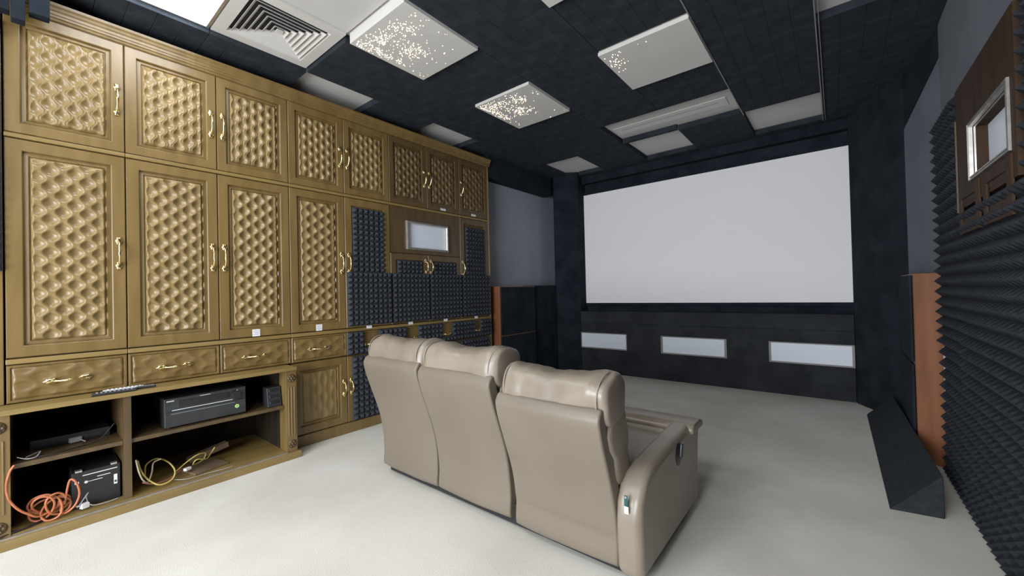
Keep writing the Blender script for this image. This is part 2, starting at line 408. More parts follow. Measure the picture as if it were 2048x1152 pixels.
def handle(parent, y, z, xf, L=.155, vert=True, mat=None):
    m = MB(); n = 14; pts = []; rr = []
    for i in range(n+1):
        s = i/n; a = (s-.5)*L*.78
        bow = .030*math.sin(PI*s)**.7 + .004
        pts.append((xf+bow, y+(0 if vert else a), z+(a if vert else 0)))
        rr.append(.0036+.0036*math.exp(-((s-.5)/.17)**2)+.0022*math.exp(-((s-.10)/.07)**2)+.0022*math.exp(-((s-.90)/.07)**2))
    m.tube(pts, rr, 10)
    for sg in (-1,1):
        cy = y+(0 if vert else sg*L*.40); cz = z+(sg*L*.40 if vert else 0)
        fl = lambda th: 1+.16*math.cos(6*th)
        if vert: m.ellipsoid((xf+.003,cy,cz), .006,.0125,.020,24,6,fn=fl)
        else:    m.ellipsoid((xf+.003,cy,cz), .006,.024,.0125,24,6,fn=fl)
        tip = sg*L*.48
        m.ellipsoid((xf+.003, y+(0 if vert else tip), z+(tip if vert else 0)), .004,.006,.006,8,5)
    return m.build('handle', BRASS, parent, smooth=True)
def label_sticker(parent, y, z, xf, w=.042, h=.04, lines=3):
    m = MB().box(xf,xf+.0012,y-w/2,y+w/2,z-h/2,z+h/2,0)
    rnd = random.Random(int(abs(y*1000)))
    for k in range(lines):
        zz = z+h*(.26-.24*k); w2 = w*rnd.uniform(.45,.8)
        yy = y-w2/2
        while yy < y+w2/2-.002:
            l = rnd.uniform(.0035,.007); m.box(xf+.001,xf+.0016,yy,yy+l,zz-.0016,zz+.0016,1); yy += l+.0016
    return m.build('paper_label', [PAPER,BLUEI], parent)
def foam_pyr(m, y0,y1,z0,z1, xb, pitch=.0415, depth=.030, xdir=1, skip=None):
    ny = max(1,round((y1-y0)/pitch)); nz = max(1,round((z1-z0)/pitch))
    dy = (y1-y0)/ny; dz = (z1-z0)/nz; xs = xb+xdir*.010
    for i in range(ny):
        for j in range(nz):
            a = y0+i*dy; b = z0+j*dz
            if skip and skip(a+dy/2,b+dz/2): continue
            m.add([(xs,a,b),(xs,a+dy,b),(xs,a+dy,b+dz),(xs,a,b+dz),(xs+xdir*depth,a+dy/2,b+dz/2),
                   (xb,a,b),(xb,a+dy,b),(xb,a+dy,b+dz),(xb,a,b+dz)],
                  [(0,1,4),(1,2,4),(2,3,4),(3,0,4),(0,1,6,5),(1,2,7,6),(2,3,8,7),(3,0,5,8)])
def door(root, y0,y1,z0,z1, style, fw=.050, xf=XF, hand=None, hz=None, L=.155, wood=None):
    wood = wood or WOOD
    g = .0022; y0 += g; y1 -= g; z0 += g; z1 -= g
    m = MB()
    rings(m, y0,y1,z0,z1, [(0,xf-.022),(0,xf-.003),(.0025,xf),(fw-.003,xf),(fw,xf-.002),(fw+.001,xf-.0125),(fw+.016,xf-.009),(fw+.020,xf-.013),(fw+.0202,xf-.016)])
    i = fw+.020
    m.add([(xf-.016,y0+i,z0+i),(xf-.016,y1-i,z0+i),(xf-.016,y1-i,z1-i),(xf-.016,y0+i,z1-i)],[(0,1,2,3)])
    d = m.build('door', wood, root)
    if style in ('upper','lower','low'):
        c = MB()
        if style == 'upper': carved(c, y0+i+.002,y1-i-.002,z0+i+.002,z1-i-.002, xf-.0155, .041,.0715,.23,.0145,.15,.30,.22)
        elif style == 'lower': carved(c, y0+i+.002,y1-i-.002,z0+i+.002,z1-i-.002, xf-.0155, .043,.0755,.34,.015,.12,.12,.05)
        else: carved(c, y0+i+.002,y1-i-.002,z0+i+.002,z1-i-.002, xf-.0155, .041,.12,.22,.006)
        c.build('carved_panel', WOODPSH if wood is WOODSH else WOODP, d, smooth=True)
    if hand:
        yy = (y1-.026) if hand == 'R' else (y0+.026)
        handle(d, yy, hz, xf, L)
    return d
def drawer(root, y0,y1,z0,z1, foam=False, xf=XF):
    g = .0022; y0 += g; y1 -= g; z0 += g; z1 -= g
    m = MB()
    rings(m, y0,y1,z0,z1, [(0,xf-.022),(0,xf-.003),(.003,xf),(.010,xf),(.012,xf-.004),(.014,xf-.006)])
    i = .014
    m.add([(xf-.006,y0+i,z0+i),(xf-.006,y1-i,z0+i),(xf-.006,y1-i,z1-i),(xf-.006,y0+i,z1-i)],[(0,1,2,3)])
    d = m.build('drawer', WOOD, root)
    cy = (y0+y1)/2+(.03 if not foam else 0)
    if not foam:
        c = MB(); carved(c, y0+i,y1-i,z0+i,z1-i, xf-.0055, .062,.074,.36,.0058); c.build('carved_panel', WOOD, d, smooth=True)
        handle(d, (y0+y1)/2-.01, -.355, xf, .135, vert=False)
    else:
        fm = MB(); sk = lambda y,z: abs(y-cy) < .056 and z > -.392
        foam_pyr(fm, y0,y1,z0,z1, xf+.001, skip=sk); fm.build('foam_panel', FOAM, d)
        handle(d, cy, -.368, xf+.002, .088, vert=False)
    return d

YS = [-.034,.351,.742,1.135,1.519,1.904,2.290,2.683,3.088]
def carcass(root, y0,y1,z0,z1, mat=WOODD):
    MB().box(-3.36,XF-.022,y0+.001,y1-.001,z0,z1).build('carcass', mat, root)
# upper row -----------------------------------------------------------
UP = [('A',[0],['R']),('B',[1,2],['R','L']),('C',[3,4],['R','L']),('D',[5,6],['R','L']),('E',[7],['L'])]
ULAB = {'A':'single-door upper cupboard with wavy carved panel, first at the left under the light panel',
        'B':'two-door upper cupboard with wavy carved panels below the ceiling vent',
        'C':'two-door upper cupboard over the door half covered in foam',
        'D':'two-door upper cupboard above the small white framed window',
        'E':'single-door upper cupboard at the far end of the row, next to the grey wall'}
for key,cols,hs in UP:
    ya, yb = YS[cols[0]], YS[cols[-1]+1]
    t = thing('wall_cupboard', ULAB[key], 'cupboard', (-3.0,(ya+yb)/2,.752))
    carcass(t, ya,yb,.753,1.384)
    MB().box(XF-.020,XF-.006,ya+.001,yb-.001,1.312,1.384).build('top_rail', WOODSH if key in 'DE' else WOOD, t)
    for c,hd in zip(cols,hs):
        d = door(t, YS[c],YS[c+1],.758,1.312,'upper',fw=.046,hand=hd,hz=1.02,wood=(WOODSH if c > 4 else WOOD))
        if c in (6,7): label_sticker(d,(YS[c]+YS[c+1])/2-.01,.779,XF,.062,.020,1)
# cornice along the whole row
prof = [(XF-.004,1.388),(XF-.004,1.314),(XF+.002,1.317),(XF+.004,1.326),(XF+.010,1.329),(XF+.011,1.338),(XF+.015,1.341),(XF+.016,1.352),(XF+.021,1.358),(XF+.023,1.368),(XF+.030,1.376),(XF+.031,1.388)]
struct('trim_8', MB().prism_y(prof, -.40, 3.12), WOOD)
# tall row ------------------------------------------------------------
TLAB = {'A':'tall single-door cupboard with diamond carved panel and drawer, nearest the viewer',
        'B':'tall two-door carved cupboard with two drawers above the open shelf unit',
        'C':'tall cupboard with one carved wood door and one door partly covered in grey foam',
        'D':'tall cupboard holding the small white framed window above two foam-covered doors',
        'E':'narrow tall cupboard with foam-covered door at the far end beside the speaker'}
for key,cols,hs in UP:
    ya, yb = YS[cols[0]], YS[cols[-1]+1]
    zb = -.434 if key in 'AB' else -1
    t = thing('tall_cupboard', TLAB[key], 'cupboard', (-3.0,(ya+yb)/2,zb))
    carcass(t, ya,yb,zb,.752)
    MB().box(XF-.020,XF+.004,ya+.0005,yb-.0005,.737,.756).build('divider_rail', WOODH, t, bevel=.003)
    MB().box(XF-.020,XF+.008,ya+.0005,yb-.0005,-.262,-.240).build('ledge_rail', WOODH, t, bevel=.003)
    if key in 'CDE':
        MB().box(XF-.020,XF+.004,ya+.001,yb-.001,-.999,-.925).build('plinth', WOOD, t, bevel=.003)
    for c,hd in zip(cols,hs):
        a,b = YS[c],YS[c+1]
        if c < 4: d = door(t,a,b,-.236,.735,'lower',hand=hd,hz=.243)
        elif c in (5,6): d = door(t,a,b,-.236,.348,'none',fw=.052,hand=hd,hz=.243,L=.13,wood=WOODSH)
        else: d = door(t,a,b,-.236,.735,'none',fw=.055,hand=hd,hz=.243,wood=(WOODSH if c > 4 else WOOD))
        if c >= 4:
            fm = MB()
            if c == 4: foam_pyr(fm,a+.063,b-.053,.180,.668,XF-.014)
            elif c == 7: foam_pyr(fm,a+.075,b-.055,.180,.650,XF-.014)
            else: foam_pyr(fm,a+.068,b-.062,.180,.290,XF-.014)
            foam_pyr(fm,a+.010,b-.004,-.222,.180,XF+.001)
            fm.build('foam_panel', FOAM, d)
            label_sticker(d,(a+b)/2-.015,-.238,XF+.009,.045,.022,1)
        elif c in (2,3): label_sticker(d,(a+b)/2-.008,-.212,XF,.042,.043,3)
        drawer(t,a,b,-.434,-.264,foam=(c>=4))
        if c == 3: door(t,a,b,-.922,-.440,'low',fw=.050,hand='R',hz=-.665,L=.115)
        if c >= 4:
            d2 = door(t,a,b,-.922,-.440,'none',fw=.050,hand=('L' if c in (4,6) else 'R'),hz=-.665,L=.115)
            fm = MB(); foam_pyr(fm,a+(.036 if c in (4,6) else .006),b-(.036 if c in (5,7) else .006),-.918,-.446,XF+.001); fm.build('foam_panel', FOAM, d2)
    if key == 'D':
        fp = MB()
        Y0,Y1,Z0,Z1 = 2.070,2.515,.395,.617       # opening
        for q in ((ya+.002,yb-.002,Z1,.735),(ya+.002,yb-.002,.352,Z0),(ya+.002,Y0,Z0,Z1),(Y1,yb-.002,Z0,Z1)): fp.box(XF-.021,XF-.004,*q)
        fpo = fp.build('fascia_panel', WOODD, t)
        fr = MB(); rings(fr,Y0-.010,Y1+.010,Z0-.010,Z1+.010,[(0,XF-.004),(0,XF+.010),(.006,XF+.014),(.012,XF+.010),(.016,XF+.012),(.020,XF+.004),(.022,XF-.018),(.030,XF-.019)])
        fr.build('silver_frame', SILVER, fpo)
        MB().box(XF-.0215,XF-.0165,Y0+.012,Y1-.012,Z0+.012,Z1-.012).build('white_pane', PANE, fpo)
    if key == 'E':
        MB().box(-3.36,XF+.004,yb,yb+.016,-1,1.31).build('end_panel', WOODH, t, bevel=.003)

# neighbour at the photo's left edge: wood below, dark foam above
t = thing('tall_cupboard','sliver of the next tall cupboard at the left edge, dark foam over brown wood','cupboard',(-3.0,-.24,-1))
MB().box(-3.36,XF-.004,-.44,-.038,-.434,1.384).box(-3.36,XF-.004,-.44,-.166,-1,-.434).build('carcass', WOOD, t, bevel=.003)
fm = MB(); foam_pyr(fm,-.44,-.040,.145,1.24,XF-.004); fm.build('foam_panel', FOAM, t)
# loose foam pieces hanging at the top left corner
for k,(a,b,z0) in enumerate(((-.075,-.013,1.245),(-.010,.030,1.220),(.040,.100,1.268))):
    m = MB().box(-2.745,-2.690,a,b,z0,1.449)
    o = m.build('hanging_foam_piece', FELT, org=(-2.72,(a+b)/2,z0), bevel=.003)
    props(o, ['dark foam block hanging at the extreme top left corner','dark pointed foam block hanging lowest over the first upper cupboard','dark foam block hanging over the cornice at top left'][k], 'foam block')

# ------------------------------------------------------------------ open shelf unit in front of the cupboards
CX = -2.668
t = thing('open_shelf_unit','low open wooden media unit with two bays standing below the drawers','shelf unit',(-2.95,.52,-1))
MB().box(-3.20,CX+.012,-.16,1.108,-.457,-.436).build('top_board', WOODH, t, bevel=.003)
bm_ = MB().box(-3.20,CX+.030,-.16,1.122,-1,-.962); bm_.build('plinth', WOODH, t, bevel=.003)
MB().box(-3.20,CX-.004,-.16,1.075,-.962,-.950).build('bottom_board', WOODH, t)
m = MB().box(CX-.002,CX+.002,-.16,1.046,-.962,-.955).box(CX+.008,CX+.012,-.16,1.046,-.962,-.955); m.build('sliding_track', SILVER, t)
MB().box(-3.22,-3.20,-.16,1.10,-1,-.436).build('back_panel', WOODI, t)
MB().box(-3.20,CX-.015,.318,.346,-.950,-.457).build('divider', WOODD, t)
MB().box(-3.20,CX-.024,-.02,.318,-.690,-.670).build('shelf', WOODD, t, bevel=.002)
MB().box(-3.20,CX-.024,.346,1.045,-.690,-.670).build('shelf', WOODD, t, bevel=.002)
for a,b in ((-.090,-.022),(1.045,1.108)):
    p = MB().box(-3.20,CX,a,b,-.962,-.457)
    for k in range(3):
        yy = a+.016+k*.0165
        p.tube([(CX,yy,-.86),(CX,yy,-.56)],.0045,8)
    po = p.build('pilaster', WOOD, t, bevel=.002)
    for z in (-.505,-.912):
        r = MB(); cy = (a+b)/2
        r.ellipsoid((CX+.002,cy,z),.006,.026,.026,16,6)
        r.ellipsoid((CX+.008,cy,z),.006,.009,.009,10,6)
        for k in range(6):
            th = k*PI/3; r.ellipsoid((CX+.007,cy+.015*math.cos(th),z+.015*math.sin(th)),.005,.0065,.0065,8,5)
        r.build('rosette', WOODD, po, smooth=True)

MB().box(-3.20,CX-.10,-.022,-.016,-.950,-.457).box(-3.20,CX-.10,1.039,1.045,-.950,-.457).box(-3.20,CX-.10,-.016,1.039,-.463,-.457).build('inner_lining', WOODI, t)  # added near-black sheets that paint in the shade of the bays
# receiver
RX = -2.715
t = thing('av_receiver','black hi-fi receiver with green sticker on the right-hand shelf','receiver',(-2.86,.657,-.668))
MB().box(-3.02,RX,.474,.842,-.662,-.513).build('case', BLACKG, t, bevel=.003)
MB().box(RX-.001,RX+.004,.476,.840,-.661,-.582).build('lower_flap', BLACKG, t, bevel=.002)
MB().box(RX-.001,RX+.003,.53,.76,-.565,-.530).build('display_window', BLACKP, t, bevel=.002)
MB().tube([(RX,.790,-.553),(RX+.020,.790,-.553)],.023,24).build('volume_knob', BLACKP, t, smooth=False, bevel=.002)
m = MB().box(RX,RX+.0046,.505,.775,-.5770,-.5745); m.build('trim_line', LINEW, t)
MB().box(RX,RX+.0048,.500,.785,-.5950,-.5930).build('trim_line', LINEG, t)
m = MB()
for k in range(7): m.box(RX,RX+.0012,.484+k*.0045,.4872+k*.0045,-.5285,-.5235)     # small pale maker's lettering
m.build('lettering', LINEW, t)
m = MB().box(RX,RX+.0012,.625,.672,-.5235,-.5215).box(RX,RX+.0012,.795,.803,-.5285,-.5265); m.build('printed_marks', LINEW, t)
m = MB().tube([(RX+.004,.796,-.618),(RX+.0052,.796,-.618)],.0105,20); m.build('round_sticker', GREEN, t)
m = MB().tube([(RX+.0052,.796,-.618),(RX+.0058,.796,-.618)],.004,12); m.build('sticker_centre', simple('dark_green_print',(.10,.30,.08),.5), t)
for y in (.50,.81):
    for x in (-2.98,-2.75): MB().tube([(x,y,-.670),(x,y,-.660)],.012,12).build('foot', BLACKP, t)
# three-slot holder
t = thing('slotted_holder','small dark grey holder with three dark slots at the right end of the shelf','holder',(-2.77,1.005,-.669))
m = MB(); prof = [(-2.80,-.669),(-2.715,-.669),(-2.735,-.553),(-2.80,-.553)]
m.prism_y(prof,.960,1.038); m.build('body', BLACKG, t, bevel=.003)
for k in range(3):
    z = -.643+.036*k; x = -2.7155-.1724*(z+.669)
    MB().obox((x,.999,z),.008,.056,.018,ry=-.17).build('slot', BLACKP, t, bevel=.003)
# black box with markings, lower left bay
BX = -2.735
t = thing('power_box','black box with pale printed lines and a white sticker in the lower left bay','box',(-2.84,.235,-.950))
MB().box(-2.93,BX,.150,.312,-.949,-.782).build('case', BLACKP, t, bevel=.004)
m = MB().box(BX,BX+.001,.185,.300,-.8030,-.7995).box(BX,BX+.001,.232,.276,-.8220,-.8190).box(BX,BX+.001,.200,.250,-.8350,-.8325)
m.tube([(BX,.196,-.834),(BX+.0012,.196,-.834)],.006,12)
m.build('printed_marks', LINEW, t)
m = MB().box(BX,BX+.0012,.288,.300,-.878,-.832); m.build('white_sticker', PAPER, t)
MB().box(BX+.0012,BX+.0018,.290,.298,-.870,-.860).build('sticker_print', TEAL, t)
for a in (.162,.278): MB().box(BX-.022,BX+.003,a,a+.022,-.783,-.775).build('latch', SILVER, t, bevel=.001)
MB().box(BX,BX+.003,.160,.174,-.834,-.824).build('switch', LINEW, t, bevel=.001)
# dark device upper left bay
t = thing('flat_player','flat black player box at the back of the upper left shelf','player',(-2.95,.17,-.669))
MB().box(-3.10,-2.86,.03,.29,-.669,-.625).build('case', BLACKP, t, bevel=.003)
MB().box(-2.861,-2.858,.06,.26,-.655,-.640).build('front_strip', BLACKG, t)

# cords ---------------------------------------------------------------
def cord(name,label,pts,r,mat,n=10,extra=None,org=None):
    m = MB(); m.tube(bezier_path(pts,n), r, 8)
    if extra:
        for e in extra: m.tube(bezier_path(e,n), r, 8)
    o = m.build(name, mat, org=org or pts[0], smooth=True)
    return props(o,label,'cord')
coil = []
rnd = random.Random(4)
for k in range(52):
    th = k*.62; rr = .046+.010*math.sin(k*.9)
    coil.append((-2.715+.028*math.sin(th*.5+k*.05), .083+.024*math.sin(k*.23)+rr*math.cos(th)*.9, -.893+.010*math.sin(k*.31)+rr*math.sin(th)*.92))
coil = [(x, y, max(z,-.944)) for x,y,z in coil]
start = [(-2.672,-.012,-.668),(-2.668,-.024,-.690),(-2.668,-.034,-.745),(-2.670,-.028,-.800),(-2.672,-.006,-.850),(-2.676,.022,-.885),(-2.690,.058,-.915)]
tail = [(-2.70,.12,-.935),(-2.69,.155,-.915),(-2.69,.172,-.865),(-2.69,.162,-.810),(-2.700,.145,-.795),(-2.705,.135,-.84),(-2.708,.128,-.90)]
cord('extension_cord','orange extension cord coiled in a tangle in the lower left bay',start+coil+tail,.0042,ORANGE,6,org=(-2.70,.08,-.95))
cord('yellow_cable','yellow cord looped on the bottom board of the lower right bay',
     [(-2.75,.375,-.80),(-2.73,.385,-.85),(-2.72,.41,-.90),(-2.70,.45,-.935),(-2.71,.50,-.930),(-2.75,.52,-.90),(-2.80,.50,-.86),(-2.84,.46,-.84),(-2.84,.42,-.86),(-2.80,.41,-.90)],.0038,YELLOW,org=(-2.73,.45,-.95))
cord('yellow_cable','second yellow cord in a small loop beside the brown boards',
     [(-2.82,.54,-.93),(-2.80,.58,-.89),(-2.80,.63,-.865),(-2.82,.67,-.875),(-2.83,.66,-.91),(-2.80,.61,-.915),(-2.78,.62,-.885),(-2.80,.67,-.90),(-2.84,.70,-.89),(-2.84,.72,-.86)],.0034,YELLOW,org=(-2.80,.62,-.95))
cord('cream_cable','cream cord arching against the divider in the lower right bay',
     [(-2.70,.362,-.78),(-2.70,.372,-.84),(-2.71,.388,-.89),(-2.73,.41,-.915),(-2.76,.43,-.88),(-2.78,.44,-.84),(-2.78,.47,-.83)],.0034,CREAM,org=(-2.72,.39,-.95))
cord('red_cable','dull red cord lying under the yellow loops',
     [(-2.70,.385,-.90),(-2.71,.43,-.925),(-2.73,.49,-.93),(-2.76,.54,-.915),(-2.80,.56,-.92),(-2.78,.60,-.915)],.0030,REDC,org=(-2.74,.49,-.95))
cord('thin_cable','thin grey cable curling over the plinth in front of the boards',
     [(-2.72,.51,-.938),(-2.69,.56,-.944),(-2.69,.64,-.945),(-2.675,.71,-.944),(-2.675,.76,-.944)],.0018,GREYC,org=(-2.70,.62,-.95))
cord('thin_cable','thin pale cable in front of the black power box',
     [(-2.70,.165,-.93),(-2.695,.18,-.905),(-2.70,.20,-.875),(-2.715,.195,-.90),(-2.70,.21,-.935),(-2.70,.26,-.943),(-2.71,.30,-.943)],.0022,GREYC,org=(-2.70,.22,-.95))
cord('thin_cable','thin white cable on the upper left shelf',
     [(-2.72,-.005,-.650),(-2.71,.02,-.662),(-2.72,.045,-.665),(-2.76,.06,-.655),(-2.80,.05,-.666),(-2.76,.02,-.667)],.0020,LINEW,org=(-2.74,.03,-.67))
cord('thin_cable','black cable running along the upper left shelf',
     [(-2.74,.0,-.666),(-2.72,.08,-.667),(-2.74,.16,-.666),(-2.78,.24,-.664),(-2.80,.30,-.60)],.0026,DKC,org=(-2.74,.15,-.67))
cord('thin_cable','black cables spilling over the plinth at the left end',
     [(-2.74,.10,-.945),(-2.69,.03,-.945),(-2.67,-.03,-.944),(-2.66,-.06,-.948)],.0032,DKC,extra=[[(-2.76,.14,-.945),(-2.71,.06,-.942),(-2.68,.0,-.944),(-2.70,-.03,-.945)]],org=(-2.70,.03,-.95))
m = MB().obox((-2.705,.188,-.930),.022,.026,.022,rz=.4); m.tube([(-2.70,.176,-.925),(-2.695,.160,-.920)],.003,6)
props(m.build('power_plug', PAPER, org=(-2.705,.188,-.945), bevel=.004),'small white plug on the floor of the lower left bay','plug')
m = MB().obox((-2.86,.170,-.655),.03,.040,.022,rz=.3); m.tube([(-2.84,.185,-.655),(-2.80,.20,-.66)],.003,6)
props(m.build('power_plug', GREYC, org=(-2.86,.17,-.669), bevel=.004),'grey plug on the upper left shelf','plug')
m = MB().obox((-2.81,.66,-.943),.16,.17,.012,rz=.25)
props(m.build('loose_board', CARD, org=(-2.80,.66,-.945), bevel=.002),'flat worn brown board lying in the lower right bay','board')
m = MB().obox((-2.935,.71,-.905),.05,.20,.030,rz=.12,rx=.16)
props(m.build('loose_board', CARD, org=(-2.88,.71,-.94), bevel=.002),'brown strip of board leaning up behind the flat board','board')
m = MB().obox((-2.76,.575,-.915),.020,.032,.014,rz=.5)
props(m.build('cable_connector', PAPER, org=(-2.76,.575,-.925), bevel=.003),'pale connector block among the yellow cords','connector')

# remotes on the top board
def remote(label, c, L, w, rz, mat, top):
    t = thing('remote_control', label, 'remote control', (c[0],c[1],c[2]-.006))
    MB().obox(c, w, L, .011, rz=rz).build('body', mat, t, bevel=.004)
    b = MB(); R = Matrix.Rotation(rz,3,'Z')
    for i in range(9):
        for j in range(3):
            p = Vector(c)+R@Vector(((j-1)*w*.26,(i-4)*L*.095,.0062)); b.obox(p, w*.15, L*.045, .002, rz=rz)
    b.build('buttons', top, t)
remote('long black remote control at the front edge of the wooden top board',(-2.693,.290,-.4295),.155,.042,-.10,BLACKP,LINEG)
remote('silver-grey remote control lying behind the black one on the top board',(-2.742,.330,-.4295),.150,.038,-.05,simple('silver_grey_plastic',(.55,.56,.64),.3),LINEW)
remote('short dark remote control at the right end of the remotes',(-2.715,.405,-.4295),.075,.032,-.12,BLACKG,LINEG)

# ------------------------------------------------------------------ right wall: cupboard fronts behind foam
RXF = .447
DSILV = noisy('dull_silver', (.30,.29,.27), (.42,.41,.39), 20., rough=.38); DSILV.node_tree.nodes['Principled BSDF'].inputs['Metallic'].default_value = .85
RWOOD = noisy('shaded_red_brown_wood', (.022,.011,.006), (.040,.021,.010), 3.0, (6,6,.8), rough=.7, spec=.15, bump=.05, bscale=40, bstretch=(8,8,1))  # wood colour darkened to stand for the dim light on this wall
RFOAM = noisy('black_wall_foam', (.010,.012,.015), (.017,.020,.025), 60., rough=.95, spec=.12, bump=.4, bscale=260, bdist=.003)  # foam colour darkened too, painting in the weak light here
t = thing('wall_cupboard','brown cupboard wall on the right, mostly covered in dark foam','cupboard',(.5,1.0,-1))
cm = MB()
for q in ((-2.0,1.91,-1,.828),(2.37,3.105,-1,.828),(1.91,2.37,-1,.400),(1.91,2.37,.617,.828)): cm.box(RXF,.5585,*q)
cm.box(.50,.5585,1.91,2.37,.400,.617); cm.build('carcass', RWOOD, t)
# brown wood section with the small window
Y0,Y1,Z0,Z1 = 1.915,2.365,.405,.612
fp = MB()
for q in ((1.86,2.60,Z1,.828),(1.86,2.60,.310,Z0),(1.86,Y0,Z0,Z1),(Y1,2.60,Z0,Z1)): fp.box(RXF-.022,RXF-.001,*q)
fpo = fp.build('wood_fascia', RWOOD, t)
MB().box(RXF-.026,RXF-.020,2.592,2.602,.300,.700).build('edge_bead', WOODD, fpo)
fr = MB(); x = RXF-.022
rings(fr,Y0-.012,Y1+.012,Z0-.012,Z1+.012,[(.003,x+.001),(.003,x-.007),(.006,x-.009),(.009,x-.003),(.012,x-.003),(.014,x-.007),(.018,x-.007),(.021,x+.012)])
fr.build('silver_frame', DSILV, fpo)
rv = MB(); rings(rv,Y0-.012,Y1+.012,Z0-.012,Z1+.012,[(.020,x+.004),(.023,x+.048),(.03,x+.048)])
rv.build('reveal', RWOOD, fpo)
MB().box(RXF+.022,RXF+.026,Y0+.010,Y1-.010,Z0+.010,Z1-.010).build('white_pane', PANE, fpo)
dm = MB()
for a,b in ((1.90,2.20),(2.26,2.56)):
    rings(dm,a,b,.20,.385,[(0,x+.002),(0,x-.004),(.004,x-.006),(.040,x-.006),(.042,x-.001),(.06,x-.001)])
dm.build('door_top', RWOOD, fpo)
fb = RXF-.001
def right_foam(y0,y1,z0,z1,pitch=.052):
    m = MB(); foam_pyr(m,y0,y1,z0,z1,fb,pitch=pitch,depth=.032,xdir=-1)
    return m.build('foam_panel', RFOAM, t)
ye = [-1.058+.52*k for k in range(9)]      # -1.058 ... 3.102
ze = [-.998,-.564,-.130,.304]
for i in range(8):
    for j in range(3):
        if i == 7 and j < 2: right_foam(ye[i],3.055,ze[j],(ze[j+1] if j == 0 else -.335))
        if i == 7 and j == 1: right_foam(ye[i],3.102,-.335,ze[j+1])
        if not (i == 7 and j < 2): right_foam(ye[i],ye[i+1],ze[j],ze[j+1])
right_foam(2.604,3.102,.304,.828)
for i in range(5): right_foam(ye[i],ye[i+1],.304,.828)
right_foam(ye[5],1.80,.304,.828)
struct('trim_9', MB().box(.432,.444,3.070,3.076,-1,-.345).box(.432,.444,3.092,3.098,-1,-.345), SILVER)

# ------------------------------------------------------------------ sofa
S = thing('recliner_sofa','three-seat taupe leather recliner sofa seen from behind, facing the screen','sofa',(-1.28,1.6,-1))
def blob(m, cx,cy,cz, hx,hy,hz, nx=44, nt=36, px=5., pc=2.3, wr=.010, seed=0, dip=0., lean=0.):
    vs = []; fs = []
    for i in range(nx+1):
        s = -1+2*i/nx
        s2 = math.copysign(abs(math.sin(s*PI/2)),s)
        k = max(0.,1-abs(s2)**px)**(1/px) if abs(s2) < 1 else 0
        for j in range(nt):
            th = 2*PI*j/nt; c,sn = math.cos(th),math.sin(th)
            y = math.copysign(abs(c)**(2/pc),c)*hy*k; z = math.copysign(abs(sn)**(2/pc),sn)*hz*k
            x = s2*hx
            p = Vector((x*7+seed, y*9, z*9))
            e = 1+1.6*abs(s2)**3
            d = wr*e*(noise.noise(p*1.3)*.7 + .45*noise.noise(Vector((x*26+seed,(y)*9,z*7))) )
            if k > 0:
                nrm = Vector((0,y,z)).normalized() if (y or z) else Vector((0,0,1))
                y += nrm.y*d*min(1,k*1.5); z += nrm.z*d*min(1,k*1.5)
            z += -dip*math.exp(-(s2/.55)**2)*(.5+.5*sn)
            y -= lean*z*(1 if z < 0 else .3)
            vs.append((cx+x,cy+y,cz+z))
    for i in range(nx):
        for j in range(nt): fs.append((i*nt+j,i*nt+(j+1)%nt,(i+1)*nt+(j+1)%nt,(i+1)*nt+j))
    m.add(vs,fs); return m
def seam_loop(m, cx,cy,cz,hy,hz,pc=2.3,r=.0035,a0=0,a1=1,bulge=0.):
    pts = []
    for j in range(41):
        th = 2*PI*(a0+(a1-a0)*j/40); c,sn = math.cos(th),math.sin(th)
        pts.append((cx+bulge*sn,cy+math.copysign(abs(c)**(2/pc),c)*hy,cz+math.copysign(abs(sn)**(2/pc),sn)*hz))
    m.tube(pts,r,6)
SA = [-2.015,-1.547,-1.050]; SB = [-1.556,-1.090,-.603]
ZT = [-.327,-.338,-.392]
